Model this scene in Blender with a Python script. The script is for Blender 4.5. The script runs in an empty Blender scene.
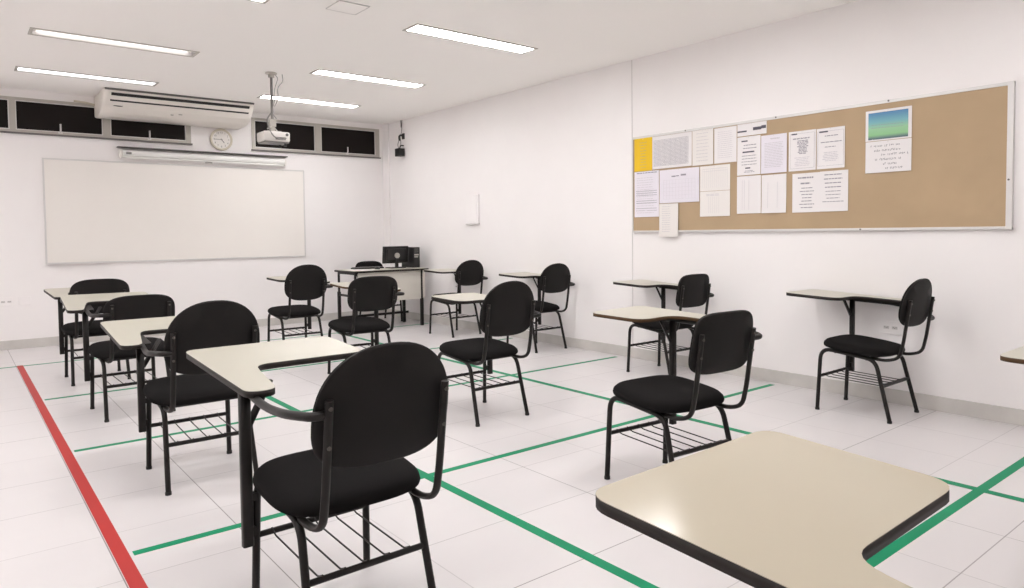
import bpy, bmesh, math, random
from mathutils import Vector, Matrix
random.seed(7)
C = bpy.context.scene.collection
PI = math.pi
XR, YF, ZC = 5.016, 9.223, 2.80      # right wall, front wall, ceiling
XL, YB = -2.76, -1.9                 # left wall, back wall

# ------------------------------------------------------------------ materials
def mat(name, col, rough=.6, metal=0, spec=.5, bump=None, emit=None, coat=0, vary=0):
    m = bpy.data.materials.new(name); m.use_nodes = True
    nt = m.node_tree; b = nt.nodes['Principled BSDF']
    b.inputs['Base Color'].default_value = (*col, 1)
    b.inputs['Roughness'].default_value = rough
    b.inputs['Metallic'].default_value = metal
    b.inputs['Specular IOR Level'].default_value = spec
    if coat:
        b.inputs['Coat Weight'].default_value = coat; b.inputs['Coat Roughness'].default_value = .08
    if emit:
        b.inputs['Emission Color'].default_value = (*emit[0], 1); b.inputs['Emission Strength'].default_value = emit[1]
    tc = nt.nodes.new('ShaderNodeTexCoord')
    n = nt.nodes.new('ShaderNodeTexNoise')
    n.inputs['Scale'].default_value = bump[0] if bump else 12
    nt.links.new(tc.outputs['Object'], n.inputs['Vector'])
    if bump:
        bp = nt.nodes.new('ShaderNodeBump'); bp.inputs['Strength'].default_value = bump[1]; bp.inputs['Distance'].default_value = bump[2]
        nt.links.new(n.outputs['Fac'], bp.inputs['Height']); nt.links.new(bp.outputs['Normal'], b.inputs['Normal'])
    if vary:
        n2 = nt.nodes.new('ShaderNodeTexNoise'); n2.inputs['Scale'].default_value = 3.5; n2.inputs['Detail'].default_value = 5
        nt.links.new(tc.outputs['Object'], n2.inputs['Vector'])
        r = nt.nodes.new('ShaderNodeValToRGB')
        r.color_ramp.elements[0].position = .3; r.color_ramp.elements[1].position = .7
        r.color_ramp.elements[0].color = (*[c*(1-vary) for c in col], 1); r.color_ramp.elements[1].color = (*col, 1)
        nt.links.new(n2.outputs['Fac'], r.inputs['Fac']); nt.links.new(r.outputs['Color'], b.inputs['Base Color'])
    return m

M = {}
M['wall'] = mat('wall_paint', (.875, .852, .847), .75, bump=(60, .06, .002), vary=.015)
M['ceiling'] = mat('ceiling_paint', (.95, .932, .905), .85, bump=(40, .04, .002))
M['marble'] = mat('baseboard_marble', (.64, .62, .59), .4, vary=.2)
M['fabric'] = mat('black_fabric', (.009, .008, .008), .95, spec=.12, bump=(900, .5, .0008))
M['shell'] = mat('black_plastic_shell', (.011, .0095, .009), .6, spec=.2, bump=(300, .15, .0004))
M['metal'] = mat('black_painted_steel', (.010, .008, .007), .45, spec=.3)
M['rubber'] = mat('black_rubber', (.015, .015, .015), .8)
M['screw'] = mat('dull_steel_screw', (.12, .11, .1), .5, metal=.8)
M['laminate'] = mat('cream_laminate', (.51, .46, .36), .14, spec=.5, vary=.02)
M['laminate_white'] = mat('pale_cream_laminate', (.49, .47, .395), .3, spec=.5, vary=.02)
M['edge_black'] = mat('dark_edge_band', (.016, .012, .010), .5, spec=.3)
M['edge_brown'] = mat('brown_edge_band', (.085, .046, .020), .55, spec=.2)
M['red_tape'] = mat('red_floor_tape', (.49, .042, .038), .5, spec=.2, vary=.08)
M['green_tape'] = mat('green_floor_tape', (.008, .27, .125), .5, spec=.15, vary=.12)
M['alu'] = mat('brushed_aluminium', (.68, .67, .655), .42, metal=.4)
M['alu_dark'] = mat('anodised_window_aluminium', (.47, .45, .41), .5, metal=.3)
M['glass'] = mat('dark_window_glass', (.014, .011, .010), .3, spec=.08)
M['board'] = mat('whiteboard_enamel', (.84, .81, .77), .28, vary=.015)
M['kraft'] = mat('kraft_paper', (.47, .345, .215), .85, bump=(4, .6, .02), vary=.07)
M['paper'] = mat('white_paper', (.80, .775, .775), .8)
M['paper_warm'] = mat('warm_white_paper', (.80, .77, .74), .8)
M['paper_lilac'] = mat('cool_white_paper', (.77, .74, .80), .8)
M['paper_yellow'] = mat('yellow_paper', (.80, .52, .02), .8)
M['ink'] = mat('dark_ink', (.10, .095, .12), .8)
M['ink_light'] = mat('faint_ink', (.60, .58, .61), .8)
M['ink_mid'] = mat('grey_ink', (.30, .29, .33), .8)
M['white_plastic'] = mat('white_plastic', (.76, .735, .70), .4)
M['ac_white'] = mat('air_conditioner_white', (.80, .765, .715), .42)
M['cream_plastic'] = mat('cream_plastic', (.60, .55, .45), .5)
M['grey_plastic'] = mat('grey_plastic', (.22, .21, .2), .5)
M['black_plastic'] = mat('black_plastic', (.012, .011, .011), .4)
M['desk_panel'] = mat('desk_panel_melamine', (.66, .63, .57), .5)
M['screen_case'] = mat('screen_case_paint', (.80, .80, .775), .45)
M['dark_grey'] = mat('dark_grey_metal', (.14, .13, .125), .5)
M['housing'] = mat('lamp_housing_white', (.62, .60, .59), .4)
M['lamp'] = mat('lit_lamp_diffuser', (.9, .9, .9), .5, emit=((1.0, .985, .99), 15.0))
M['lamp_cool'] = mat('lit_lamp_diffuser_cool', (.9, .9, .9), .5, emit=((.93, .93, 1.0), 1.05))
M['tube_on'] = mat('lit_fluorescent_tube', (.9, .9, .9), .5, emit=((1.0, .96, .94), 3.2))
M['tube_off'] = mat('unlit_fluorescent_tube', (.62, .6, .6), .3)
M['brass'] = mat('grey_latch_metal', (.5, .48, .45), .4, metal=.5)

def floor_material():
    m = bpy.data.materials.new('floor_tiles'); m.use_nodes = True
    nt = m.node_tree; L = nt.links; b = nt.nodes['Principled BSDF']
    def N(t, **k):
        n = nt.nodes.new(t)
        for a, v in k.items(): setattr(n, a, v)
        return n
    def mth(op, a, bb=None, c=None):
        n = N('ShaderNodeMath', operation=op)
        for i, x in enumerate((a, bb, c)):
            if x is None: continue
            if isinstance(x, (int, float)): n.inputs[i].default_value = x
            else: L.new(x, n.inputs[i])
        return n.outputs[0]
    tc = N('ShaderNodeTexCoord'); sp = N('ShaderNodeSeparateXYZ'); L.new(tc.outputs['Object'], sp.inputs[0])
    def axis(o, off, s, half, seed):
        u = mth('DIVIDE', mth('SUBTRACT', o, off), s)
        k = mth('ROUND', u)
        d = mth('MULTIPLY', mth('ABSOLUTE', mth('SUBTRACT', u, k)), s)
        line = mth('LESS_THAN', d, half)
        wn = N('ShaderNodeTexWhiteNoise', noise_dimensions='1D'); L.new(mth('ADD', k, seed), wn.inputs['W'])
        dark = mth('MULTIPLY_ADD', mth('POWER', wn.outputs['Value'], 2.0), .55, .22)
        return mth('MULTIPLY', line, dark), mth('FLOOR', u)
    lx, ix = axis(sp.outputs['X'], .4305, .4535, .0022, 3.3)
    ly, iy = axis(sp.outputs['Y'], .8870, .4590, .0022, 11.7)
    line = mth('MAXIMUM', lx, ly)
    cb = N('ShaderNodeCombineXYZ'); L.new(ix, cb.inputs[0]); L.new(iy, cb.inputs[1])
    wn = N('ShaderNodeTexWhiteNoise', noise_dimensions='3D'); L.new(cb.outputs[0], wn.inputs['Vector'])
    no = N('ShaderNodeTexNoise'); no.inputs['Scale'].default_value = 2.2; no.inputs['Detail'].default_value = 6
    mp = N('ShaderNodeMapping'); mp.inputs['Scale'].default_value = (.5, 2.5, 1); L.new(tc.outputs['Object'], mp.inputs[0]); L.new(mp.outputs[0], no.inputs['Vector'])
    v = mth('ADD', mth('MULTIPLY_ADD', wn.outputs['Value'], .03, .955), mth('MULTIPLY', no.outputs['Fac'], .045))
    mx = N('ShaderNodeMix', data_type='RGBA', blend_type='MULTIPLY'); mx.inputs[0].default_value = 1
    mx.inputs[6].default_value = (.675, .648, .65, 1)
    cc = N('ShaderNodeCombineXYZ'); [L.new(v, cc.inputs[i]) for i in range(3)]; L.new(cc.outputs[0], mx.inputs[7])
    m2 = N('ShaderNodeMix', data_type='RGBA'); L.new(line, m2.inputs[0]); L.new(mx.outputs[2], m2.inputs[6]); m2.inputs[7].default_value = (.10, .085, .08, 1)
    L.new(m2.outputs[2], b.inputs['Base Color'])
    b.inputs['Roughness'].default_value = .33; b.inputs['Specular IOR Level'].default_value = .35
    return m
M['floor'] = floor_material()

def poster_material():
    m = bpy.data.materials.new('blue_green_print'); m.use_nodes = True
    nt = m.node_tree; b = nt.nodes['Principled BSDF']; b.inputs['Roughness'].default_value = .6
    tc = nt.nodes.new('ShaderNodeTexCoord'); sp = nt.nodes.new('ShaderNodeSeparateXYZ'); r = nt.nodes.new('ShaderNodeValToRGB')
    mr = nt.nodes.new('ShaderNodeMapRange'); mr.inputs['From Min'].default_value = -.095; mr.inputs['From Max'].default_value = .095
    nt.links.new(tc.outputs['Object'], sp.inputs[0]); nt.links.new(sp.outputs['Z'], mr.inputs['Value']); nt.links.new(mr.outputs[0], r.inputs['Fac']); nt.links.new(r.outputs['Color'], b.inputs['Base Color'])
    e = r.color_ramp.elements
    e[0].position = 0; e[0].color = (.05, .09, .12, 1)
    e[1].position = 1; e[1].color = (.07, .20, .42, 1)
    for p, c in ((.06, (.13, .22, .20, 1)), (.16, (.26, .52, .25, 1)), (.38, (.30, .55, .32, 1)), (.62, (.18, .42, .48, 1))):
        x = e.new(p); x.color = c
    return m
M['poster'] = poster_material()

# ------------------------------------------------------------------ helpers
def obj(name, bm, m, parent=None, smooth=False, loc=None):
    if isinstance(bm, bmesh.types.BMesh):
        me = bpy.data.meshes.new(name); bm.normal_update(); bm.to_mesh(me); bm.free()
    else: me = bm
    if m is not None:
        me.materials.clear(); me.materials.append(m)
    if smooth:
        for p in me.polygons: p.use_smooth = True
        try: me.set_sharp_from_angle(angle=math.radians(40))
        except Exception: pass
    o = bpy.data.objects.new(name, me); C.objects.link(o)
    if parent: o.parent = parent
    if loc: o.location = loc
    return o
def tag(o, label, cat, group=None):
    o['label'] = label; o['category'] = cat
    if group: o['group'] = group
    return o
def struct(o): o['kind'] = 'structure'; return o
def thing(name, label, cat, loc=(0, 0, 0), rz=0, group=None):
    o = bpy.data.objects.new(name, None); C.objects.link(o); o.location = loc; o.rotation_euler = (0, 0, rz)
    o.empty_display_size = .1
    return tag(o, label, cat, group)
def box(bm, x0, x1, y0, y1, z0, z1, bev=0, mtx=None):
    g = bmesh.new(); bmesh.ops.create_cube(g, size=1)
    for v in g.verts: v.co = Vector((x0+(v.co.x+.5)*(x1-x0), y0+(v.co.y+.5)*(y1-y0), z0+(v.co.z+.5)*(z1-z0)))
    if bev: bmesh.ops.bevel(g, geom=g.edges[:], offset=bev, segments=2, profile=.5, affect='EDGES')
    merge(bm, g, mtx); return bm
def merge(bm, g, mtx=None):
    if mtx is not None: bmesh.ops.transform(g, matrix=mtx, verts=g.verts)
    vm = {}
    for v in g.verts: vm[v] = bm.verts.new(v.co)
    for f in g.faces:
        try: nf = bm.faces.new([vm[v] for v in f.verts]); nf.smooth = f.smooth
        except ValueError: pass
    g.free()
def B(*a, **k): return box(bmesh.new(), *a, **k)
def rounded(pts, r, n=5):
    """polyline with its inner corners rounded"""
    P = [Vector(p) for p in pts]; out = [P[0]]
    for i in range(1, len(P)-1):
        a, b, c = P[i-1], P[i], P[i+1]; ri = r[i-1] if isinstance(r, (list, tuple)) else r
        d1 = (a-b); d2 = (c-b); l1, l2 = d1.length, d2.length
        t = min(ri, l1*.48, l2*.48); p = b+d1.normalized()*t; q = b+d2.normalized()*t
        for k in range(n+1):
            s = k/n; out.append(p*(1-s)**2 + b*2*s*(1-s) + q*s*s)
    out.append(P[-1]); return out
def sweep(bm, path, prof, up=(0, 0, 1), closed_caps=True):
    """sweeps a closed 2D profile [(side, up)] along a path"""
    n = len(path); rings = []; up = Vector(up)
    prev = None
    for i, p in enumerate(path):
        t = (path[min(i+1, n-1)]-path[max(i-1, 0)]).normalized()
        if prev is None:
            u = up - t*up.dot(t)
            if u.length < 1e-3: u = Vector((0, 1, 0)) - t*t.y
            if u.length < 1e-3: u = Vector((1, 0, 0)) - t*t.x
        else: u = prev - t*prev.dot(t)
        u.normalize(); prev = u; s = t.cross(u)
        rings.append([bm.verts.new(p + s*a + u*b) for a, b in prof])
    m = len(prof)
    for i in range(n-1):
        for k in range(m):
            f = bm.faces.new([rings[i][k], rings[i][(k+1) % m], rings[i+1][(k+1) % m], rings[i+1][k]]); f.smooth = True
    bm.faces.new(rings[0][::-1]); bm.faces.new(rings[-1])
    return bm
def circ(r, n=10, ry=None): return [(r*math.cos(2*PI*k/n), (ry or r)*math.sin(2*PI*k/n)) for k in range(n)]
def rect(a, b, c=.003):
    a /= 2; b /= 2
    return [(-a+c, -b), (a-c, -b), (a, -b+c), (a, b-c), (a-c, b), (-a+c, b), (-a, b-c), (-a, -b+c)]
def tube(bm, pts, r, rad=.05, n=10, seg=5): return sweep(bm, rounded(pts, rad, seg) if len(pts) > 2 else [Vector(p) for p in pts], circ(r, n))
def T(*a, **k): return tube(bmesh.new(), *a, **k)
def supell(n_top, n_bot, w, zt, zb, zc, N=48, taper=0):
    """egg / rounded-rectangle outline in (x,z)"""
    out = []
    for k in range(N):
        t = 2*PI*k/N; c, s = math.cos(t), math.sin(t); n = n_top if s >= 0 else n_bot; e = 2/n
        x = w/2*abs(c)**e*(1 if c >= 0 else -1); h = (zt-zc) if s >= 0 else (zc-zb); z = zc+h*abs(s)**e*(1 if s >= 0 else -1)
        if taper: x *= 1-taper*(z-zb)/(zt-zb)
        out.append((x, z))
    return out
def layered(bm, outline, layers, place, centre=(0, 0)):
    """layers: [(scale, height)] rings from one face round to the other; place maps (x, y, h) to a point"""
    rings = []; cx, cy = centre
    for s, h in layers:
        rings.append([bm.verts.new(place(cx+(x-cx)*s, cy+(y-cy)*s, h)) for x, y in outline])
    m = len(outline)
    for a, b in zip(rings, rings[1:]):
        for k in range(m):
            f = bm.faces.new([a[k], a[(k+1) % m], b[(k+1) % m], b[k]]); f.smooth = True
    for r, rev in ((rings[0], True), (rings[-1], False)):
        c = bm.verts.new(sum((v.co for v in r), Vector())/m)
        for k in range(m):
            f = bm.faces.new([c, r[(k+1) % m], r[k]] if rev else [c, r[k], r[(k+1) % m]]); f.smooth = True
    bmesh.ops.recalc_face_normals(bm, faces=bm.faces)
    return bm
def round_poly(pts, radii, n=6):
    """closed 2D polygon with rounded corners"""
    out = []; N = len(pts)
    for i in range(N):
        a, b, c = Vector(pts[i-1]), Vector(pts[i]), Vector(pts[(i+1) % N]); r = radii[i]
        d1, d2 = a-b, c-b; t = min(r, d1.length*.49, d2.length*.49)
        p, q = b+d1.normalized()*t, b+d2.normalized()*t
        for k in range(n+1):
            s = k/n; v = p*(1-s)**2+b*2*s*(1-s)+q*s*s; out.append((v.x, v.y))
    return out
def plate(outline, place, h0, h1):
    """solid of a 2D outline (may be concave) between heights h0 and h1"""
    bm = bmesh.new(); lo = [bm.verts.new(place(x, y, h0)) for x, y in outline]; hi = [bm.verts.new(place(x, y, h1)) for x, y in outline]
    m = len(outline)
    f1 = bm.faces.new(lo[::-1]); f2 = bm.faces.new(hi)
    for k in range(m):
        f = bm.faces.new([lo[k], lo[(k+1) % m], hi[(k+1) % m], hi[k]]); f.smooth = True
    bmesh.ops.recalc_face_normals(bm, faces=bm.faces)
    bmesh.ops.triangulate(bm, faces=[f for f in bm.faces if len(f.verts) > 4])
    return bm
def disc(bm, r, h, mtx, n=20):
    g = bmesh.new(); bmesh.ops.create_cone(g, cap_ends=True, segments=n, radius1=r, radius2=r, depth=h)
    merge(bm, g, mtx); return bm
RX, RY = Matrix.Rotation(PI/2, 4, 'X'), Matrix.Rotation(PI/2, 4, 'Y')
TR = Matrix.Translation

# ------------------------------------------------------------------ chairs
BACK = {  # n_top, n_bot, width, z_top, z_bottom, z_widest, taper
    'arch':   (2.25, 3.0, .430, .900, .550, .690, 0),
    'oval':   (2.2, 2.8, .415, .890, .590, .710, 0),
    'square': (4.2, 4.2, .402, .852, .580, .715, .06),
    'tall':   (2.3, 2.8, .430, .912, .560, .710, 0),
    'low':    (3.4, 3.6, .430, .820, .560, .690, 0),
    'wide':   (3.3, 3.6, .430, .862, .575, .715, 0),
}
def back_place(x, z, h):
    y = -.285 - (z-.489)*.155 + .021        # plane leaning back, in front of the supports
    return Vector((x, y + x*x*.35 + h - .004, z))
def make_chair(name, label, cat, pos, rz, back='arch', board=None, side=1, z0=.73, tilt=.05, roll=0, edge='edge_black', yaw=0, bdx=0, tx=-.085, ty=.545, top='laminate_white', joint=.66, group='student chairs with writing boards'):
    t = thing(name, label, cat, (pos[0], pos[1], 0), rz, group)
    lam_m = M[top]
    # side frames: front leg, seat rail and rear leg in one bent tube
    for s in (-1, 1):
        pts = [(s*.200, .232, .012), (s*.192, .214, .415), (s*.190, -.135, .378), (s*.202, -.228, .012)]
        f = obj('side_frame', T(pts, .0125, rad=(.075, .06), seg=6), M['metal'], t, True)
        for y, x in ((.232, .200), (-.228, .202)):
            fb = bmesh.new(); disc(fb, .0142, .014, TR((s*x, y, .007))); obj('rubber_foot', fb, M['rubber'], f, True)
    obj('crossbar', T([(-.196, .222, .226), (.196, .222, .226)], .010), M['metal'], t, True)
    obj('crossbar', T([(-.197, -.176, .217), (.197, -.176, .217)], .010), M['metal'], t, True)
    obj('seat_bar', T([(-.19, .12, .398), (.19, .12, .398)], .009), M['metal'], t, True)
    obj('seat_bar', T([(-.19, -.08, .377), (.19, -.08, .377)], .009), M['metal'], t, True)
    rk = bmesh.new()
    for x in (-.145, -.075, -.002, .07, .14): tube(rk, [(x, .222, .237), (x, .19, .222), (x, -.145, .212), (x, -.176, .228)], .0030, .01, 6, 2)
    obj('book_rack', rk, M['metal'], t, True)
    # seat
    out = supell(3.5, 3.3, .482, .226, -.190, .03, 56)
    pl = lambda x, y, h: Vector((x, y, .429 + y*.10 + h - max(0, abs(x)-.12)**2*.2))
    layers = [(.55, .030), (.80, .0285), (.93, .022), (.985, .010), (1.0, -.004), (.99, -.012)]
    obj('seat', layered(bmesh.new(), out, layers, pl, (0, .03)), M['fabric'], t, True)
    layers = [(.99, -.010), (.985, -.013), (.90, -.016), (.5, -.017)]
    obj('seat_shell', layered(bmesh.new(), out, layers, pl, (0, .03)), M['shell'], t, True)
    # backrest: padded front, plastic shell behind
    nt, nb, w, zt, zb, zc, tp = BACK[back]; out = supell(nt, nb, w, zt, zb, zc, 56, tp); cz = (zt+zb)/2
    obj('backrest', layered(bmesh.new(), out, [(.5, .026), (.8, .024), (.93, .018), (.985, .008), (.99, .0)], back_place, (0, cz)), M['fabric'], t, True)
    bs = obj('back_shell', layered(bmesh.new(), out, [(.985, .001), (1.0, -.004), (.995, -.009), (.96, -.014), (.5, -.016)], back_place, (0, cz)), M['shell'], t, True)
    for s in (-1, 1):
        x = .181 if back == 'arch' else .170
        ztop = .765
        pts = [(s*x, -.02, .386), (s*x, -.195, .380), (s*x, -.268, .405), (s*x, -.290, .50), (s*x, -.285-(ztop-.489)*.155, ztop)]
        sup = obj('back_support', sweep(bmesh.new(), rounded(pts, (.045, .045, .04), 7), circ(.0125, 10, .0100)), M['metal'], t, True)
        for z in (ztop-.022, zb+.085): sc = bmesh.new(); disc(sc, .006, .006, TR((s*x, -.285-(z-.489)*.155-.011, z)) @ RX, 10); obj('screw', sc, M['screw'], sup)
    if not board: return t
    # writing board on the sitter's right (side=1) or left (side=-1)
    sx = side
    if board == 'large':
        pts = [(.260, .080), (.260, .80), (-.312, .80), (-.312, .425), (.115, .428), (.135, .32), (.168, .075)]
        rad = [.05, .05, .05, .06, .09, .10, .05]
    else:
        pts = [(.325, -.15), (.325, ty), (tx, ty), (tx+.03, .165), (.205, .185), (.215, -.15)]
        rad = [.05, .05, .06, .09, .14, .05]
    ca, sa = math.cos(-yaw*sx), math.sin(-yaw*sx)
    rot = lambda P: [(.228+bdx+(x-.228)*ca-(y-.2)*sa, .2+(x-.228)*sa+(y-.2)*ca) for x, y in P]
    out = round_poly(rot(pts), rad)
    zz = lambda x, y: z0 + tilt*y + roll*x
    pb = lambda x, y, h: Vector((sx*x, y, zz(x, y)+h))
    tb = obj('writing_board', plate(out, pb, -.0015, 0), lam_m, t)
    obj('edge_band', plate(out, pb, -.018 if edge == 'edge_brown' else -.022, -.0015), M[edge], tb)
    # tubular arm, post and brace
    zb2 = lambda x, y: zz(x, y)-.020
    if board == 'large':
        pts = [(.175, -.310, joint), (.225, -.32, joint+.002), (.258, -.22, joint-.004), (.240, -.02, zb2(.2, .1)-.012), (.215, .24, zb2(.215, .24)-.012)]
        ar = T([(sx*a, b, c) for a, b, c in pts], .0125, rad=.11, seg=7)
        px = .228
    else:
        pts = [(.175, -.305, joint), (.278, -.300, joint), (.270, -.10, zb2(.27, -.1)-.012), (.232, .25, zb2(.23, .25)-.012)]
        ar = T([(sx*a, b, c) for a, b, c in pts], .0125, rad=(.06, .12), seg=7)
        px = .232
    obj('arm_tube', ar, M['metal'], t, True)
    py = .208
    post = sweep(bmesh.new(), [Vector((sx*px, py, .205)), Vector((sx*px, py, zb2(px, py)-.002))], rect(.027, .034, .004), up=(1, 0, 0))
    po = obj('post', post, M['metal'], t)
    for x0, za, zb_ in ((.205, .235, .265), (.2, .35, .375)): obj('bracket', B(min(sx*x0, sx*.22), max(sx*x0, sx*.22), py-.012, py+.012, za, zb_), M['metal'], po)
    bx = .105 if board == 'large' else .06
    br = [Vector((sx*(px-.012), py+.005, zb2(px, py)-.125)), Vector((sx*(px-bx), py+bx*.6, zb2(px-bx, py+bx*.6)-.001))]
    obj('brace', sweep(bmesh.new(), br, rect(.024, .012, .002)), M['metal'], t)
    mp = bmesh.new(); x0, x1 = sorted((sx*(px-.15), sx*(px+.02)))
    if board == 'large': out2 = [(px-.005, py-.03), (px-.005, .50), (px-.27, .50), (px-.27, .455), (px-.05, .44), (px-.05, py-.03)]
    else: out2 = [(px+.015, py-.05), (px+.015, .30), (px-.17, .30), (px-.17, .235), (px-.02, py-.03)]
    obj('mounting_plate', plate(round_poly([(x-bdx, y) for x, y in rot(out2)], [.015]*len(out2), 3), pb, -.028, -.0195), M['metal'], t)
    return t

R = math.radians
chairs = [
 # label, pos, rot, back, board, side, kwargs
 ('largest black school chair, nearest the camera, seen from behind with its board at the left', (.938, 2.045), R(.3), 'arch', 'large', -1, dict(z0=.724, tilt=.05, joint=.724)),
 ('black arched school chair in the left column, directly ahead of the largest chair', (.952, 3.722), R(-1), 'arch', 'large', -1, dict(z0=.665, tilt=.07, joint=.67, yaw=R(0), bdx=.07)),
 ('flat-topped black school chair in the left column, between two other chairs ahead and behind', (.938, 5.385), R(2.5), 'low', 'large', -1, dict(z0=.707, tilt=.075, joint=.70, yaw=R(5), bdx=.08)),
 ('farthest black school chair of the left column, below the left end of the whiteboard', (.930, 6.81), R(-.3), 'wide', 'large', -1, dict(z0=.70, tilt=.042, joint=.70, yaw=R(-2), bdx=.02)),
 ('black school chair with low square back and brown-edged board, standing on the crossing green lines', (2.625, 2.078), R(-4.5), 'square', 'small', 1, dict(z0=.765, tilt=.02, roll=.03, joint=.715, edge='edge_brown', tx=-.055, ty=.53)),
 ('black arched school chair with black-edged board in the very middle of the room', (2.708, 3.713), R(.6), 'arch', 'small', 1, dict(z0=.73, joint=.66, ty=.525, tx=-.07)),
 ('black school chair with a wide rounded-square back in front of the white teacher desk', (2.678, 5.40), R(-5), 'wide', 'small', 1, dict(z0=.735, joint=.70, edge='edge_brown')),
 ('farthest black oval-backed school chair below the right end of the whiteboard', (2.685, 6.85), R(0), 'tall', 'small', 1, dict(z0=.73, joint=.68, tx=-.11)),
 ('black school chair seen from the side against the right wall, below the notice board', (4.668, 2.098), R(.2), 'oval', 'small', 1, dict(z0=.73, joint=.62)),
 ('black school chair with small square back below the left end of the notice board', (4.668, 3.768), R(-.9), 'square', 'small', 1, dict(z0=.725, joint=.66)),
 ('black oval-backed school chair by the right wall, left of the vertical wall seam', (4.700, 5.466), R(.7), 'oval', 'small', 1, dict(z0=.73, joint=.66)),
 ('black oval-backed school chair by the right wall closest to the teacher desk and computer', (4.652, 6.895), R(3), 'oval', 'small', 1, dict(z0=.725, joint=.66)),
 ('foreground school chair, only its large beige writing board shows at the bottom right', (1.092, .03), R(1.5), 'arch', 'large', -1, dict(z0=.716, tilt=.06, joint=.72, top='laminate')),
 ('school chair whose brown-edged cream board tip pokes in at the right edge of the view', (2.952, .30), R(0), 'square', 'small', 1, dict(z0=.730, tilt=.03, joint=.70, edge='edge_brown')),
]
for lab, pos, rz, bk, bd, sd, kw in chairs:
    make_chair('student_chair', lab, 'chair', pos, rz, bk, bd, sd, **kw)
make_chair('teacher_chair', 'plain black chair tucked behind the teacher desk, only its rounded back showing', 'chair', (4.58, 8.62), R(181), 'low', group=None)

# ------------------------------------------------------------------ room
LAMPS = [(x, y) for y in (8.0, 6.47, 4.64, 2.81, .98) for x in (.52, 2.82, -1.78)]
LW, LD = 1.22, .22
def cells(x0, x1, y0, y1, holes):
    xs = sorted({x0, x1, *[h[0] for h in holes], *[h[1] for h in holes]}); ys = sorted({y0, y1, *[h[2] for h in holes], *[h[3] for h in holes]})
    for a, b in zip(xs, xs[1:]):
        for c, d in zip(ys, ys[1:]):
            mx, my = (a+b)/2, (c+d)/2
            if not any(h[0] < mx < h[1] and h[2] < my < h[3] for h in holes): yield a, b, c, d
struct(obj('floor', B(XL-.1, XR+.1, YB-.1, YF+.1, -.08, 0), M['floor']))
bm = bmesh.new()
for a, b, c, d in cells(XL-.1, XR+.1, YB-.1, YF+.3, [(x+.015, x+LW-.015, y+.015, y+LD-.015) for x, y in LAMPS]): box(bm, a, b, c, d, ZC, ZC+.12)
struct(obj('ceiling', bm, M['ceiling']))
struct(obj('wall_right', B(XR, XR+.15, YB-.1, YF+.15, 0, ZC+.1), M['wall']))
struct(obj('wall_left', B(XL-.15, XL, YB-.1, YF+.15, 0, ZC+.1), M['wall']))
struct(obj('wall_back', B(XL-.1, XR+.1, YB-.15, YB, 0, ZC+.1), M['wall']))
WG = [(-2.3, 2.345, 2.335, 2.712), (3.088, 4.93, 2.315, 2.728)]     # window openings in the front wall
bm = bmesh.new()
for a, b, c, d in cells(XL-.1, XR+.1, 0, ZC+.1, WG): box(bm, a, b, YF, YF+.15, c, d)
struct(obj('wall_front', bm, M['wall']))
struct(obj('baseboard_right', B(XR-.014, XR, YB, YF, 0, .097, bev=.002), M['marble']))
struct(obj('baseboard_front', B(XL, XR-.014, YF-.014, YF, 0, .097, bev=.002), M['marble']))
struct(obj('baseboard_left', B(XL, XL+.014, YB, YF-.014, 0, .097), M['marble']))
struct(obj('baseboard_back', B(XL+.014, XR-.014, YB, YB+.014, 0, .097), M['marble']))
struct(obj('trim_1', B(XR-.004, XR, 4.424, 4.430, .097, ZC), M['housing']))
struct(obj('trim_2', B(XR-.030, XR, 9.06, YF, .097, ZC, bev=.004), M['wall']))

# windows: group, panes split by mullions
def window(n, x0, x1, z0, z1, panes, latches):
    fr = bmesh.new(); y0, y1 = YF-.008, YF+.045; w = .030
    box(fr, x0, x1, y0, y1, z0, z0+w); box(fr, x0, x1, y0, y1, z1-w, z1)
    box(fr, x0, panes[0][0], y0, y1, z0+w, z1-w); box(fr, panes[-1][1], x1, y0, y1, z0+w, z1-w)
    for a, b in zip(panes, panes[1:]): box(fr, a[1], b[0], y0, y1, z0+w, z1-w)
    f = struct(obj('window_%d' % n, fr, M['alu_dark']))
    sill = struct(obj('sill', B(x0-.01, x1+.01, YF-.03, YF+.01, z0-.014, z0+.002), M['dark_grey'], f))
    for a, b in panes:
        obj('sash', (lambda m: (box(m, a, b, YF, YF+.03, z0+w, z0+w+.010), box(m, a, b, YF, YF+.03, z1-w-.009, z1-w), box(m, a, a+.009, YF, YF+.03, z0+w+.010, z1-w-.009), box(m, b-.009, b, YF, YF+.03, z0+w+.010, z1-w-.009), m)[-1])(bmesh.new()), M['alu'], f)
        obj('pane', B(a+.01, b-.01, YF+.012, YF+.018, z0+w+.005, z1-w-.005), M['glass'], f)
    for x, z in latches:
        l = bmesh.new(); sweep(l, rounded([(x, YF-.004, z), (x, YF-.03, z+.025), (x, YF-.028, z+.095)], .02, 4), rect(.016, .012, .002)); box(l, x-.02, x+.02, YF-.01, YF+.01, z-.01, z+.015)
        obj('latch', l, M['alu'], f)
window(1, -2.3, 2.345, 2.335, 2.712, [(-2.27, -1.17), (-1.06, -.36), (-.26, .525), (.580, 1.40), (1.475, 2.290)], [(.985, 2.36), (1.88, 2.36), (.2, 2.36)])
window(2, 3.088, 4.93, 2.315, 2.728, [(3.125, 3.95), (4.035, 4.870)], [(4.42, 2.34)])

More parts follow.
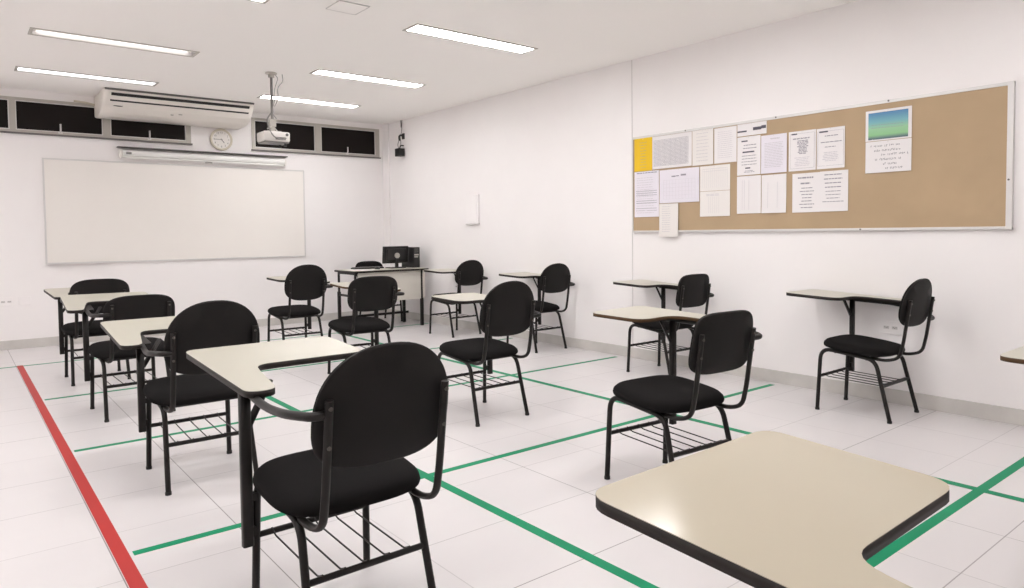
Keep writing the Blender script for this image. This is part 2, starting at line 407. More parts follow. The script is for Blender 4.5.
# tapes on the floor
def tape(x0, x1, y0, y1, m, label, z=.0012):
    t = tag(obj('floor_tape', B(x0, x1, y0, y1, 0, z), m), label, 'tape', 'tape lines on the floor')
G, Rd = M['green_tape'], M['red_tape']
tape(.435, .484, -1.2, 7.98, Rd, 'long red tape line on the floor along the left of the chairs')
tape(1.770, 1.818, -1.2, 7.90, G, 'long green tape line toward the whiteboard, between the left and middle chairs', .0014)
tape(3.608, 3.656, -1.2, 7.90, G, 'long green tape line running toward the front between the middle and right chairs', .0014)
tape(.497, 4.93, 1.098, 1.142, G, 'thick green cross line nearest the camera, near the large foreground board')
tape(.497, 4.93, 2.91, 2.952, G, 'green cross line passing behind the nearest left chair')
tape(.497, 4.93, 4.542, 4.582, G, 'green cross line second from the nearest chair, ending below the cork board')
tape(.497, 4.93, 6.14, 6.18, G, 'thin green cross line on the floor at the flat-backed left chairs')
tape(.10, 4.93, 7.92, 7.955, G, 'farthest thin green cross line at the upper end of the red line')

# ------------------------------------------------------------------ ceiling lamps
names = {(.52, 8.0): 'ceiling lamp nearest the air conditioner, bluish white light, above the left windows',
 (2.82, 8.0): 'lit ceiling lamp behind the projector mount, closest to the front wall',
 (.52, 6.47): 'half dark ceiling lamp with an open trough, upper left',
 (2.82, 6.47): 'lit ceiling lamp second from the front wall, right of the projector mount',
 (.52, 4.64): 'ceiling lamp of which only the lit corner shows at the top edge',
 (2.82, 4.64): 'largest lit ceiling lamp in view, upper middle, third from the front wall'}
order = {8.0: 'first', 6.47: 'second', 4.64: 'third', 2.81: 'fourth', .98: 'fifth'}
colnm = {.52: 'left of the projector', 2.82: 'nearer the right wall', -1.78: 'nearest the left wall'}
for x, y in LAMPS:
    lab = names.get((x, y), 'lit recessed ceiling lamp, %s from the front wall, column %s' % (order[y], colnm[x]))
    t = thing('ceiling_lamp', lab, 'lamp', (x, y, ZC), 0, 'recessed ceiling lamps')
    fr = bmesh.new(); w = .022; z0 = -.006
    box(fr, 0, LW, 0, w, z0, 0); box(fr, 0, LW, LD-w, LD, z0, 0); box(fr, 0, w, w, LD-w, z0, 0); box(fr, LW-w, LW, w, LD-w, z0, 0)
    obj('frame', fr, M['alu_dark'], t)
    hs = bmesh.new(); a = .018
    for q in ((a, LW-a, a, LD-a, .085, .09), (a, LW-a, a-.002, a, 0, .09), (a, LW-a, LD-a, LD-a+.002, 0, .09), (a-.002, a, a, LD-a, 0, .09), (LW-a, LW-a+.002, a, LD-a, 0, .09)): box(hs, *q)
    obj('housing', hs, M['housing'], t)
    if (x, y) == (.52, 6.47):
        for yy, m in ((.06, 'tube_off'), (.16, 'tube_on')):
            tb = obj('fluorescent_tube', T([(.05, yy, .045), (LW-.05, yy, .045)], .013, n=12), M[m], t, True)
            eb = bmesh.new()
            for xx in (.03, LW-.05): box(eb, xx, xx+.02, yy-.016, yy+.016, .02, .085)
            obj('tube_holder', eb, M['white_plastic'], t)
        rf = bmesh.new()
        sweep(rf, [Vector((.02, .11, .05)), Vector((LW-.02, .11, .05))], [(-.02, .035), (0, -.03), (.02, .035)])
        obj('reflector', rf, M['housing'], t)
    else:
        obj('diffuser', B(a+.002, LW-a-.002, a+.002, LD-a-.002, .002, .010), M['lamp_cool' if (x, y) == (.52, 8.0) else 'lamp'], t)
hp = thing('ceiling_hatch', 'small square access hatch in the ceiling at the top edge of the view', 'hatch', (2.12, 4.49, ZC))
obj('panel', B(.006, .224, .006, .224, -.005, 0, bev=.001), M['ceiling'], hp)
bm = bmesh.new(); box(bm, 0, .23, 0, .004, -.007, 0); box(bm, 0, .23, .226, .23, -.0055, 0); box(bm, 0, .004, .004, .226, -.0055, 0); box(bm, .226, .23, .004, .226, -.0055, 0)
obj('rim', bm, M['housing'], hp)

# ------------------------------------------------------------------ whiteboard, screen, clock
wb = thing('whiteboard', 'large empty whiteboard with a thin aluminium frame on the front wall', 'whiteboard', (.802, YF, .902))
W, H = 2.972, 1.173
obj('surface', B(.012, W-.012, -.016, -.004, .012, H-.012), M['board'], wb)
bm = bmesh.new(); box(bm, 0, W, -.022, 0, 0, .016); box(bm, 0, W, -.022, 0, H-.016, H); box(bm, 0, .016, -.022, 0, .016, H-.016); box(bm, W-.016, W, -.022, 0, .016, H-.016)
obj('frame', bm, M['alu'], wb)
bm = bmesh.new(); box(bm, .02, .62, -.055, -.022, 0, .008); box(bm, .02, .62, -.055, -.05, .008, .02); obj('pen_tray', bm, M['alu'], wb)

sc = thing('projection_screen', 'rolled-up projection screen in a pale case above the whiteboard', 'projection screen', (1.58, YF, 2.12))
obj('case', sweep(bmesh.new(), [Vector((0, -.06, .048)), Vector((1.90, -.06, .048))], [(.045*math.cos(a)*1.1, .042*math.sin(a)) for a in [2*PI*k/16 for k in range(16)]]), M['screen_case'], sc, True)
for a, b in ((-.03, 0), (1.90, 1.93)): obj('end_cap', B(a, b, -.085, 0, .0, .085, bev=.006), M['white_plastic'], sc)
obj('mounting_rail', B(-.05, 1.945, -.095, 0, .114, .124, bev=.002), M['dark_grey'], sc)
obj('hem_bar', T([(.02, -.1, .0), (1.88, -.1, .0)], .009), M['screen_case'], sc, True)
obj('pull_handle', B(.90, .98, -.112, -.09, -.022, -.008, bev=.002), M['grey_plastic'], sc)
obj('maker_badge', B(.03, .085, -.113, -.106, .035, .06), M['grey_plastic'], sc)

def text_mesh(s, size, depth=.001):
    cu = bpy.data.curves.new('txt', 'FONT'); cu.body = s; cu.size = size; cu.align_x = 'CENTER'; cu.align_y = 'CENTER'; cu.extrude = depth
    o = bpy.data.objects.new('txt', cu); C.objects.link(o); bpy.context.view_layer.update()
    me = bpy.data.meshes.new_from_object(o.evaluated_get(bpy.context.evaluated_depsgraph_get()))
    bpy.data.objects.remove(o); bm = bmesh.new(); bm.from_mesh(me); bpy.data.meshes.remove(me); return bm
ck = thing('wall_clock', 'round cream wall clock showing about quarter to five below the air conditioner', 'clock', (2.700, YF, 2.412))
FW = Matrix.Rotation(PI/2, 4, 'X')     # lays a flat XY shape upright, facing -Y
bm = bmesh.new(); disc(bm, .118, .026, TR((0, -.013, 0)) @ RX, 40); obj('face', bm, M['paper_warm'], ck)
bm = bmesh.new(); sweep_r = [Vector((.122*math.cos(a), -.02, .122*math.sin(a))) for a in [2*PI*k/40 for k in range(41)]]
sweep(bm, sweep_r, circ(.010, 8, .016)); obj('rim', bm, M['cream_plastic'], ck, True)
bm = bmesh.new()
for k in range(1, 13):
    a = PI/2-k*PI/6; g = text_mesh(str(k), .034, .0006); merge(bm, g, TR((.088*math.cos(a), -.0275, .088*math.sin(a))) @ FW)
obj('numerals', bm, M['grey_plastic'], ck)
def hand(ang, ln, w):
    a = PI/2-ang; g = B(-.012, ln, -.001, .001, -w/2, w/2); merge_m = TR((0, -.031, 0)) @ Matrix.Rotation(-a, 4, 'Y'); o = bmesh.new(); merge(o, g, merge_m); return o
obj('minute_hand', hand(R(270), .085, .006), M['grey_plastic'], ck); obj('hour_hand', hand(R(142), .055, .008), M['grey_plastic'], ck)
bm = bmesh.new(); disc(bm, .006, .004, TR((0, -.032, 0)) @ RX, 12); obj('hub', bm, M['grey_plastic'], ck)

# ------------------------------------------------------------------ air conditioner
ac = thing('air_conditioner', 'long cream air conditioner mounted under the ceiling in front of the left windows', 'air conditioner', (0, 0, 0))
prof = [(9.205, 2.795), (8.575, 2.795), (8.590, 2.752), (8.640, 2.690), (8.730, 2.620), (8.85, 2.572), (8.98, 2.553), (9.205, 2.553)]
def extr(x0, x1, pr, inset=0):
    bm = bmesh.new(); a = [bm.verts.new((x0, y, z)) for y, z in pr]; b = [bm.verts.new((x1, y, z)) for y, z in pr]; n = len(pr)
    bm.faces.new(a); bm.faces.new(b[::-1])
    for k in range(n): bm.faces.new([a[k], b[k], b[(k+1) % n], a[(k+1) % n]])
    bmesh.ops.recalc_face_normals(bm, faces=bm.faces); return bm
g = extr(1.36, 2.88, prof); obj('body', g, M['ac_white'], ac)
cy, cz = 8.98, 2.69
for x0, x1 in ((1.36, 1.318), (2.88, 2.922)):
    bm = bmesh.new(); rings = []
    for x, s in ((x0, 1.0), (x0+(x1-x0)*.6, .99), (x0+(x1-x0)*.9, .95), (x1, .88)):
        rings.append([bm.verts.new((x, cy+(y-cy)*s if y < 9.1 else y, cz+(z-cz)*s)) for y, z in prof])
    n = len(prof)
    for a, b in zip(rings, rings[1:]):
        for k in range(n): bm.faces.new([a[k], a[(k+1) % n], b[(k+1) % n], b[k]])
    bm.faces.new(rings[-1]); bm.faces.new(rings[0][::-1]); bmesh.ops.recalc_face_normals(bm, faces=bm.faces)
    obj('end_cap', bm, M['ac_white'], ac, True)
def slope(t):   # point on the front face, t=0 top .. 1
    (y0, z0), (y1, z1) = (8.590, 2.752), (8.640, 2.690); return y0+(y1-y0)*t, z0+(z1-z0)*t
def strip(x0, x1, ya, za, yb, zb, d):
    n = Vector((0, -(za-zb), (ya-yb))).normalized()*d
    if n.y > 0: n = -n
    bm = bmesh.new(); P = [Vector((x, y, z)) for x in (x0, x1) for y, z in ((ya, za), (yb, zb))]
    box_v = [bm.verts.new(p) for p in P]+[bm.verts.new(p+n) for p in P]
    for f in ((0, 1, 3, 2), (4, 6, 7, 5), (0, 4, 5, 1), (2, 3, 7, 6), (0, 2, 6, 4), (1, 5, 7, 3)): bm.faces.new([box_v[i] for i in f])
    bmesh.ops.recalc_face_normals(bm, faces=bm.faces); return bm
obj('air_outlet', strip(1.395, 2.860, 8.5865, 2.755, 8.6075, 2.729, .004), M['black_plastic'], ac)
obj('louver', strip(1.395, 2.860, 8.6085, 2.7275, 8.641, 2.691, .006), M['ac_white'], ac)
obj('lower_gap', strip(1.390, 2.865, 8.641, 2.691, 8.657, 2.675, .004), M['black_plastic'], ac)
obj('gap_shadow_strip', strip(1.33, 2.91, 8.572, 2.799, 8.580, 2.779, .004), M['dark_grey'], ac)  # dark grey strip painted in for the shade between unit and ceiling
bm = bmesh.new(); g = bmesh.new(); bmesh.ops.create_circle(g, cap_ends=True, segments=20, radius=.5)
bmesh.ops.extrude_face_region(g, geom=g.faces[:])
merge(bm, g, TR((1.475, 8.708, 2.6355)) @ Matrix.Rotation(R(52), 4, 'X') @ Matrix.Diagonal((.095, .026, .012, 1)))
obj('oval_badge', bm, M['dark_grey'], ac)
bm = bmesh.new(); box(bm, 2.02, 2.05, -.004, .004, -.003, .003, mtx=TR((0, 8.78, 2.598))); box(bm, 2.10, 2.14, -.004, .004, -.003, .003, mtx=TR((0, 8.76, 2.606))); obj('display', bm, M['grey_plastic'], ac)
pp = thing('drain_pipe', 'thin pale drain pipe leaving the air conditioner along the window top', 'pipe')
obj('pipe', T([(1.12, YF-.02, 2.725), (1.24, YF-.04, 2.715), (1.34, YF-.05, 2.69)], .011), M['cream_plastic'], pp, True)

# ------------------------------------------------------------------ projector
pj = thing('projector', 'white projector hanging from the ceiling on a grey pole with loose cables', 'projector', (2.515, 6.9, 0))
bm = bmesh.new(); disc(bm, .055, .012, TR((0, 0, ZC-.006)), 20); disc(bm, .03, .035, TR((0, 0, ZC-.028)), 16); obj('ceiling_plate', bm, M['alu_dark'], pj)
obj('pole', T([(0, 0, ZC-.03), (0, 0, 2.34)], .013), M['grey_plastic'], pj, True)
bm = bmesh.new(); box(bm, -.03, .03, -.025, .025, 2.27, 2.345, bev=.004); box(bm, -.07, .07, -.06, .06, 2.213, 2.226, bev=.002); box(bm, -.018, .018, -.018, .018, 2.22, 2.28)
for a in (-1, 1): tube(bm, [(0, 0, 2.28), (a*.07, .06*a, 2.24)], .007)
obj('bracket', bm, M['alu_dark'], pj)
bd = obj('body', B(-.125, .140, -.105, .105, 2.118, 2.215, bev=.016), M['white_plastic'], pj, True)
obj('base_cover', B(-.115, .130, -.095, .095, 2.105, 2.120, bev=.005), M['grey_plastic'], bd)
bm = bmesh.new(); disc(bm, .032, .05, TR((.06, .115, 2.168)) @ RX, 24); obj('lens', bm, M['black_plastic'], bd)
bm = bmesh.new()
for k in range(6): box(bm, .139, .143, -.08+k*.028, -.066+k*.028, 2.15, 2.2)
obj('vent', bm, M['grey_plastic'], bd)
bm = bmesh.new(); box(bm, -.01, .09, -.109, -.104, 2.135, 2.160); disc(bm, .014, .01, TR((.105, -.106, 2.188)) @ RX, 12); obj('rear_ports', bm, M['dark_grey'], bd)
bm = bmesh.new(); disc(bm, .012, .03, TR((.10, -.07, 2.092)), 12); obj('foot', bm, M['black_plastic'], bd)
bm = bmesh.new(); disc(bm, .012, .03, TR((.10, .07, 2.092)), 12); obj('foot', bm, M['black_plastic'], bd)
cb = bmesh.new()
tube(cb, [(-.02, -.02, 2.40), (-.07, -.04, 2.33), (-.06, -.09, 2.22), (-.03, -.13, 2.15), (.06, -.125, 2.135), (.09, -.12, 2.15)], .007, .06, 6)
tube(cb, [(.02, 0, ZC), (.07, 0, ZC-.04), (.015, -.02, 2.62), (.02, -.02, 2.50), (-.02, -.02, 2.42), (.03, -.03, 2.35)], .0035, .06, 6)
tube(cb, [(.11, 0, ZC), (.12, 0, ZC-.07), (.05, -.02, 2.66), (.06, -.02, 2.55), (.02, -.015, 2.47)], .0035, .06, 6)
obj('cable', cb, M['grey_plastic'], pj, True)

# ------------------------------------------------------------------ wall speaker by the corner
sp = thing('wall_speaker', 'small black box speaker hanging from a bracket and cables by the front right corner', 'speaker', (XR+.035, 8.66, 0))
obj('box', B(-.15, -.05, -.055, .055, 2.285, 2.395, bev=.006), M['black_plastic'], sp)
bm = bmesh.new(); disc(bm, .035, .004, TR((-.10, -.056, 2.335)) @ RX, 20); disc(bm, .035, .004, TR((-.151, 0, 2.335)) @ RY, 20); obj('grille', bm, M['black_plastic'], sp)
bm = bmesh.new(); tube(bm, [(-.036, 0, 2.57), (-.08, 0, 2.585), (-.12, -.02, 2.56), (-.11, -.02, 2.50)], .014, .03, 8); box(bm, -.047, -.035, -.03, .03, 2.53, 2.61); tube(bm, [(-.036, 0, 2.44), (-.09, 0, 2.44), (-.10, 0, 2.39)], .009, .03, 8)
obj('bracket', bm, M['black_plastic'], sp, True)
bm = bmesh.new(); tube(bm, [(-.10, .02, 2.39), (-.10, .06, 2.45), (-.05, .09, 2.55), (-.05, .03, 2.62), (-.045, .02, ZC)], .004, .05, 6); tube(bm, [(-.10, 0, 2.39), (-.08, 0, 2.46), (-.09, 0, 2.56)], .004, .03, 6); tube(bm, [(-.046, .05, ZC), (-.046, .045, 2.70)], .007, n=8)
obj('cable', bm, M['dark_grey'], sp, True)

# wall cabinet, sockets
bx = thing('electrical_box', 'white electrical box on the right wall above the far chairs', 'electrical box', (XR, 6.865, 1.315))
obj('cover', B(-.030, 0, 0, .25, 0, .355, bev=.006), M['wall'], bx); obj('door', B(-.034, -.029, .02, .23, .03, .33, bev=.002), M['wall'], bx); obj('lip', B(-.036, 0, -.004, .254, -.012, .002, bev=.003), M['housing'], bx)
def socket(lab, loc, rz, w=.11, h=.09, n=2, blank=False):
    s = thing('wall_socket', lab, 'wall socket', loc, rz, 'wall sockets')
    obj('cover_plate', B(-w/2, w/2, -.010, 0, -h/2, h/2, bev=.003), M['wall'], s)
    if not blank:
        for k in range(n):
            x = (k-(n-1)/2)*.055; o = B(x-.018, x+.018, -.0115, -.009, -.010, .010); ins = obj('insert', o, M['housing'], s)
            bm = bmesh.new()
            for dx in (-.009, 0, .009): disc(bm, .0026, .002, TR((x+dx, -.0118, .002 if dx else -.002)) @ RX, 8)
            obj('contact_hole', bm, M['dark_grey'], ins)
socket('pale socket plate low on the front wall at the left edge of the view', (.435, YF, .515), 0)
socket('blank pale plate low on the front wall, right of the socket at the left edge', (.60, YF, .515), 0, blank=True)
socket('double socket low on the right wall, seen through the side-on chair', (XR, 2.095, .520), -PI/2, w=.15, n=2)
socket('socket on the right wall behind the far oval-backed chair near the teacher desk', (XR, 7.35, .52), -PI/2)

# ------------------------------------------------------------------ cork board and its papers
XB = XR-.022     # face of the board
cbd = thing('notice_board', 'long notice board covered in brown kraft paper with an aluminium frame on the right wall', 'notice board', (XR, 1.398, 1.187))
L, H = 3.007, .888
obj('kraft_surface', B(-.020, -.002, .02, L-.002, .015, H-.015), M['kraft'], cbd)
bm = bmesh.new(); w = .033
box(bm, -.0245, 0, 0, L, 0, .018, bev=.002); box(bm, -.0245, 0, 0, L, H-.022, H, bev=.002); box(bm, -.030, 0, 0, w, 0, H, bev=.002); box(bm, -.026, 0, L-.008, L, .0, H)
obj('frame', bm, M['alu'], cbd)
for y, z in ((.72, H-.009), (1.55, H-.009), (2.4, H-.009), (.9, .009), (.02, .3)): bm = bmesh.new(); disc(bm, .006, .006, TR((-.0265 if y > .1 else -.030, y, z)) @ RY, 10); obj('screw', bm, M['dark_grey'], cbd)

def bars(items, xface):
    """items: (y_left, y_right, z, height) in sheet coordinates (y grows to the left of the view)"""
    bm = bmesh.new()
    for a, b, z, h in items: box(bm, xface-.0006, xface, min(a, b), max(a, b), z-h/2, z+h/2)
    return bm
def lines(w, z0, z1, n, x0=.1, x1=.9, h=.003, words=True, seed=1, centre=False, jag=.25):
    rnd = random.Random(seed); it = []
    for k in range(n):
        z = z0+(z1-z0)*k/max(1, n-1); a, b = x0, x1
        if centre: c = (x0+x1)/2; hw = (x1-x0)/2*(1-jag*rnd.random()*1.6); a, b = c-hw, c+hw
        else: b = x1-jag*rnd.random()*(x1-x0)*.5
        p = a
        while p < b-.01:
            q = min(b, p+rnd.uniform(.05, .16)) if words else b
            it.append((w*(.5-p), w*(.5-q), z, h)); p = q+.02
    return it
layer = [0]
def sheet(label, yl, yr, z0, z1, m, ink=(), name='paper_sheet', cat='paper', curl=.002, group='papers pinned on the notice board', off=0):
    """yl = edge on the left of the view (larger y)"""
    k = XB/XR; yl *= k; yr *= k; z0 = 1.2+(z0-1.2)*k; z1 = 1.2+(z1-1.2)*k; layer[0] += 1; x = XB-.0015-(layer[0] % 4)*.0009 - off; w = yl-yr; h = z1-z0
    bm = bmesh.new(); n = 6; gr = []
    for sgn in (0, 1):
        gr.append([[bm.verts.new((-curl*((1-j/n)**3)*(.6+.4*math.sin(i*1.3+layer[0])) - sgn*.0005, -w/2+w*i/n, -h/2+h*j/n)) for j in range(n+1)] for i in range(n+1)])
    for s in (0, 1):
        for i in range(n):
            for j in range(n):
                q = [gr[s][i][j], gr[s][i+1][j], gr[s][i+1][j+1], gr[s][i][j+1]]; f = bm.faces.new(q if s else q[::-1]); f.smooth = True
    bmesh.ops.recalc_face_normals(bm, faces=bm.faces)
    mats = [M[m]]
    for nm, mm, items in ink:
        g = bars(items, 0); mats.append(M[mm])
        for v in g.verts:      # follow the curl of the sheet
            j = (v.co.z+h/2)/h; i = (v.co.y+w/2)/w*n
            v.co.x += -curl*((1-j)**3)*(.6+.4*math.sin(i*1.3+layer[0])) - .0008
        k0 = len(bm.faces); merge(bm, g); bm.faces.ensure_lookup_table()
        for fc in bm.faces[k0:]: fc.material_index = len(mats)-1; fc.smooth = False
    o = obj(name, bm, None, loc=(x, (yl+yr)/2, (z0+z1)/2)); tag(o, label, cat, group)
    for q in mats: o.data.materials.append(q)
    pn = bmesh.new(); g = bmesh.new(); bmesh.ops.create_uvsphere(g, u_segments=8, v_segments=6, radius=.0035); merge(pn, g, TR((-.003, 0, h/2-.008))); obj('pin', pn, M['alu'], o, True)
    return o
w = .21
sheet('yellow sheet at the upper left corner of the notice board', 4.398, 4.186, 1.755, 2.058, 'paper_yellow', [('printed_text', 'ink_mid', lines(w, .11, -.12, 10, .28, .72, .0025, seed=3, centre=True))])
gi = [(.20-k*.0135, .20-k*.0135-.0015, -.005, .23) for k in range(29)] + [(.20, -.18, .11-k*.0115, .0018) for k in range(21)]
sheet('wide sheet with a dense printed timetable grid right of the yellow sheet', 4.183, 3.748, 1.761, 2.054, 'paper', [('printed_table', 'ink_mid', gi)])
sheet('white sheet with sparse faint lines right of the timetable grid', 3.742, 3.530, 1.757, 2.055, 'paper_warm', [('printed_text', 'ink_light', lines(w, .12, -.11, 9, .2, .8, .004, seed=5))])
sheet('white sheet with small faint text left of the letterhead strip', 3.522, 3.308, 1.758, 2.050, 'paper', [('printed_text', 'ink_light', lines(w, .11, -.10, 14, .15, .85, .003, seed=6))])
sheet('short strip with two bold black lines at the top edge of the notice board', 3.301, 3.040, 1.957, 2.054, 'paper', [('printed_heading', 'ink', [(.128, .045, -.012, .012), (-.012, -.085, -.0, .024), (-.085, -.125, .006, .024)])])
sheet('white sheet with bold centred headings under the letterhead strip', 3.301, 3.092, 1.642, 1.950, 'paper', [('printed_heading', 'ink', [(.065, .01, .118, .010), (.055, -.05, .03, .011), (.03, -.015, -.098, .010)]), ('printed_text', 'ink_mid', lines(w, .085, .06, 2, .25, .85, .006, seed=7, centre=True)+lines(w, -.0, -.07, 4, .18, .85, .005, seed=8, centre=True)+lines(w, -.12, -.13, 2, .3, .75, .004, seed=9, centre=True))])
sheet('white sheet with pale paragraphs left of the two framed notices', 3.086, 2.868, 1.642, 1.940, 'paper_lilac', [('printed_text', 'ink_light', lines(w, .12, .115, 2, .3, .8, .005, seed=10, centre=True)+lines(w, .085, -.10, 16, .13, .9, .004, seed=11))])
def framed(h): return [(.095, -.095, h, .0012), (.095, -.095, -h, .0012), (.095, .0938, 0, 2*h), (-.0938, -.095, 0, 2*h)]
sheet('framed notice with a dark block of text, left one of the bordered pair', 2.854, 2.638, 1.642, 1.941, 'paper', [('printed_border', 'ink_mid', framed(.13)), ('printed_heading', 'ink', [(.085, .04, .128, .010)]), ('printed_text', 'ink_mid', lines(w, .095, .09, 2, .15, .85, .004, seed=12)+lines(w, .075, -.02, 10, .30, .74, .006, seed=13, centre=True)), ('faint_text', 'ink_light', lines(w, -.05, -.11, 6, .2, .8, .004, seed=14, centre=True))])
sheet('framed notice with few text lines, right one of the bordered pair', 2.632, 2.424, 1.642, 1.938, 'paper', [('printed_border', 'ink_mid', framed(.125)), ('printed_heading', 'ink', [(.085, .02, .122, .011)]), ('printed_text', 'ink_mid', lines(w, .09, .045, 2, .15, .9, .006, seed=15, centre=True)+lines(w, .01, .008, 1, .3, .7, .005, seed=16)), ('faint_text', 'ink_light', lines(w, -.03, -.09, 6, .2, .8, .005, seed=17, centre=True))])
sheet('white sheet with ruled lines at the lower left corner of the notice board', 4.398, 4.108, 1.330, 1.750, 'paper_lilac', [('printed_text', 'ink_mid', lines(.29, .195, .19, 1, .1, .95, .008, seed=18)+[(.125, -.12, z, .0035) for z in (.03, .01, -.01, -.06, -.08, -.13, -.15)]), ('faint_text', 'ink_light', lines(.29, .15, -.17, 16, .1, .8, .004, seed=19))])
gi = [(.17-k*.034, .17-k*.034-.001, -.03, .17) for k in range(11)] + [(.17, -.17, .055-k*.034, .001) for k in range(6)]
sheet('large white sheet with short dark title and pale grid, below the dense timetable', 4.100, 3.670, 1.449, 1.745, 'paper_lilac', [('printed_heading', 'ink_mid', [(.08, .035, .085, .011), (.03, .0, .087, .009), (-.02, -.075, .092, .014)]), ('printed_grid', 'ink_light', gi)])
gi2 = [(.12-k*.02, .12-k*.02-.0012, 0, .16) for k in range(13)]
sheet('small landscape sheet with a pale table, upper one of two near the middle left', 3.664, 3.369, 1.533, 1.745, 'paper_warm', [('printed_table', 'ink_light', gi2+[(.12, -.12, .08, .002), (.12, -.12, .06, .002)])])
sheet('small landscape sheet with a pale table, lower one of two near the middle left', 3.664, 3.369, 1.318, 1.530, 'paper_warm', [('printed_table', 'ink_light', [(a, b, z-.01, .14) for a, b, z, h in gi2[3:9]]+lines(.28, .08, .07, 2, .2, .7, .004, seed=20))])
sheet('narrow sheet hanging below the lower edge of the notice board', 4.100, 3.890, 1.148, 1.443, 'paper_warm', [('printed_text', 'ink_light', lines(w, .12, -.1, 12, .15, .6, .004, seed=21))], curl=.003, off=.006)
sheet('nearly blank sheet with faint columns, bottom left of the middle pair', 3.302, 3.086, 1.333, 1.634, 'paper', [('printed_columns', 'ink_light', [(y, y-.002, 0, .24) for y in (.06, .04, .0)])])
sheet('nearly blank sheet with a curled lower edge, bottom right of the middle pair', 3.082, 2.872, 1.331, 1.630, 'paper', [('printed_columns', 'ink_light', [(y, y-.002, -.01, .2) for y in (.05, -.03)])], curl=.012)
sheet('white notice with dark centred text, left of the pair under the bordered notices', 2.822, 2.606, 1.328, 1.622, 'paper', [('printed_heading', 'ink_mid', lines(w, .112, .11, 1, .2, .85, .011, seed=22)+lines(w, .07, .07, 1, .3, .7, .011, seed=23)), ('printed_text', 'ink_mid', lines(w, .035, -.11, 7, .25, .82, .006, seed=24, centre=True))])
sheet('white notice with small text lines, right of the pair under the bordered notices', 2.606, 2.397, 1.329, 1.624, 'paper', [('printed_text', 'ink_mid', lines(w, .12, .03, 4, .15, .8, .007, seed=25, centre=True, jag=.1)+lines(w, -.0, -.075, 4, .1, .85, .005, seed=26, centre=True))])
# handwritten sheet: slanting strokes
hw = []; rnd = random.Random(5)
for k, (a, b) in enumerate(((.12, .80), (.20, .78), (.36, .92), (.22, .80), (.40, .70), (.45, .80))):
    p = a
    while p < b:
        z = .075-k*.031+rnd.uniform(-.002, .002); st = rnd.choice((0, 1, 2))
        y = .30*(.5-p); hw.append((y, y-.0022, z, rnd.uniform(.008, .014)))
        if st: hw.append((y, y-.008, z+rnd.choice((-.005, 0, .005)), .002))
        p += .034 if rnd.random() < .8 else .07
sheet('white sheet with six handwritten lines below the blue and green picture', 2.277, 1.977, 1.586, 1.802, 'paper', [('handwriting', 'ink', hw)])
ps = sheet('blue and green gradient picture print near the top right of the notice board', 2.279, 1.978, 1.806, 2.016, 'paper', name='picture_print', cat='picture')
pm = B(-.0022, -.0014, -.128, .131, -.095, .088); obj('picture', pm, M['poster'], ps)
obj('caption', bars([(y, y-.018, z-.0005*k, .0022) for z in (.004, -.016) for k, y in enumerate([.11-i*.021 for i in range(10)])], -.0023), M['ink_mid'], ps)

# ------------------------------------------------------------------ teacher desk and computer
DX0, DX1, DY0, DY1, DZ = 3.80, 4.86, 7.80, 8.36, .75
dk = thing('teacher_desk', 'white teacher desk with a front panel and black legs in the far right corner', 'desk', (DX0, DY0, 0))
W, D = DX1-DX0, DY1-DY0
tp = obj('desktop', B(0, W, 0, D, DZ-.004, DZ, bev=.001), M['laminate_white'], dk); obj('edge_band', B(0, W, 0, D, DZ-.026, DZ-.004), M['edge_black'], tp)
obj('front_panel', plate(round_poly([(.07, .35), (W-.03, .35), (W-.03, .722), (.07, .722)], [.03]*4, 4), lambda x, z, h: Vector((x, .045+h, z)), 0, .018), M['desk_panel'], dk)
for x in (.035, W-.085):
    for y in (.045, D-.05):
        bm = bmesh.new(); box(bm, x-.011, x+.011, y-.011, y+.011, .30, DZ-.026); box(bm, x-.017, x+.017, y-.019, y+.019, .0, .47 if x < .1 else .36, bev=.002); obj('leg', bm, M['metal'], dk)
    bm = bmesh.new(); box(bm, x-.012, x+.012, .05, D-.05, .42, .445); box(bm, x-.012, x+.012, .05, D-.05, DZ-.05, DZ-.026); obj('side_rail', bm, M['metal'], dk)
obj('back_rail', B(.03, W-.02, D-.062, D-.04, .12, .15), M['metal'], dk)
PZ = DZ
mn = thing('monitor', 'black computer monitor on the teacher desk seen from behind', 'monitor', (4.55, 8.14, PZ), R(2))
mt = Matrix.Rotation(R(6), 4, 'X')
bm = bmesh.new(); box(bm, -.190, .190, -.012, .012, .065, .288, bev=.004, mtx=mt); obj('bezel', bm, M['black_plastic'], mn)
bm = bmesh.new(); box(bm, -.15, .15, -.034, -.010, .09, .26, bev=.012, mtx=mt); obj('back_cover', bm, M['black_plastic'], mn)
obj('screen', B(-.18, .18, .0115, .0135, .075, .278, mtx=mt), M['glass'], mn)
bm = bmesh.new(); box(bm, -.022, .022, -.060, -.034, 0.01, .16, bev=.005); obj('stand', bm, M['black_plastic'], mn)
bm = bmesh.new(); disc(bm, .035, .022, TR((0, -.062, .165)) @ RX, 18); obj('hinge_cover', bm, M['alu_dark'], mn)
obj('base', B(-.11, .11, -.10, .06, 0, .012, bev=.004), M['black_plastic'], mn)
tw = thing('computer_tower', 'black desktop computer tower beside the monitor at the wall end of the desk', 'computer', (4.80, 8.12, PZ), 0)
obj('case', B(-.045, .05, -.12, .20, 0, .27, bev=.004), M['black_plastic'], tw)
bm = bmesh.new(); box(bm, -.035, .03, -.123, -.119, .16, .18); box(bm, -.035, .02, -.123, -.119, .135, .15); obj('rear_connectors', bm, M['alu_dark'], tw)
bm = bmesh.new()
for k in range(7): box(bm, -.03, .03, -.123, -.119, .20+k*.009, .204+k*.009)
obj('vent', bm, M['dark_grey'], tw)
kb = thing('keyboard', 'black keyboard lying on the teacher desk left of the monitor', 'keyboard', (4.21, 8.25, PZ), R(3))
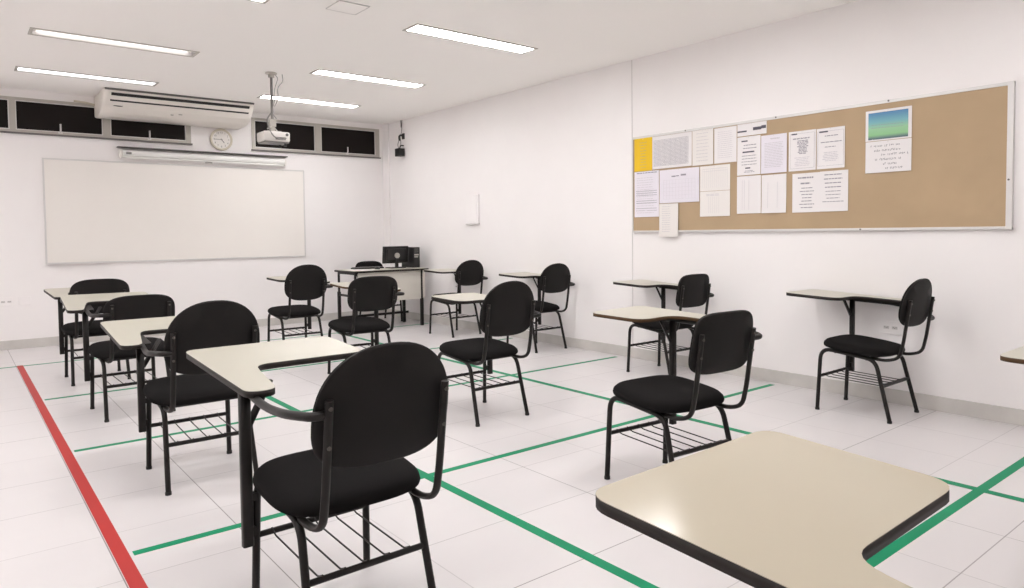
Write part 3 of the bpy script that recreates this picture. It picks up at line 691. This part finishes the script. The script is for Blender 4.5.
obj('case', B(-.21, .21, -.065, .065, 0, .018, bev=.004), M['black_plastic'], kb)
bm = bmesh.new()
for r in range(4):
    for k in range(13): box(bm, -.195+k*.030, -.170+k*.030, -.055+r*.028, -.031+r*.028, .018, .024)
obj('keys', bm, M['dark_grey'], kb)
ms = thing('computer_mouse', 'small black mouse on the teacher desk on the near side of the keyboard', 'mouse', (4.25, 8.06, PZ))
bm = bmesh.new(); bmesh.ops.create_uvsphere(bm, u_segments=14, v_segments=10, radius=1); bmesh.ops.transform(bm, matrix=TR((0, 0, .002)) @ Matrix.Diagonal((.030, .052, .032, 1)), verts=bm.verts)
for v in bm.verts: v.co.z = max(0, v.co.z)
obj('shell', bm, M['black_plastic'], ms, True)
pd = thing('document', 'loose white sheet lying at the left end of the teacher desk', 'paper', (3.98, 8.02, PZ), R(12))
obj('sheet', B(-.105, .105, -.148, .148, 0, .0012), M['paper'], pd)

# ------------------------------------------------------------------ camera (fitted to the vanishing lines)
f, cx, cy, pitch, roll, yaw = 697.843, 511.64, 260.80, -.0404760, -.0107963, .6757635
F = Vector((math.sin(yaw)*math.cos(pitch), math.cos(yaw)*math.cos(pitch), math.sin(pitch)))
R0 = Vector((math.cos(yaw), -math.sin(yaw), 0)); U0 = R0.cross(F)
Rt = R0*math.cos(roll)+U0*math.sin(roll); Up = Rt.cross(F)
cam = bpy.data.cameras.new('camera'); co = bpy.data.objects.new('camera', cam); C.objects.link(co)
co.matrix_world = Matrix(((Rt.x, Up.x, -F.x, 0), (Rt.y, Up.y, -F.y, 0), (Rt.z, Up.z, -F.z, 1.2), (0, 0, 0, 1)))
cam.sensor_width = 36; cam.lens = f*36/1024; cam.shift_x = (512-cx)/1024; cam.shift_y = -(294-cy)/1024
cam.clip_start = .05; cam.dof.use_dof = False
s = bpy.context.scene; s.camera = co
wd = bpy.data.worlds.new('night'); s.world = wd; wd.use_nodes = True
wd.node_tree.nodes['Background'].inputs[0].default_value = (.01, .011, .015, 1); wd.node_tree.nodes['Background'].inputs[1].default_value = .3
s.view_settings.view_transform = 'Standard'; s.view_settings.look = 'None'; s.view_settings.gamma = 1; s.view_settings.use_curve_mapping = False
s.view_settings.exposure = 0.83
s.cycles.max_bounces = 14; s.cycles.diffuse_bounces = 10; s.cycles.use_denoising = True
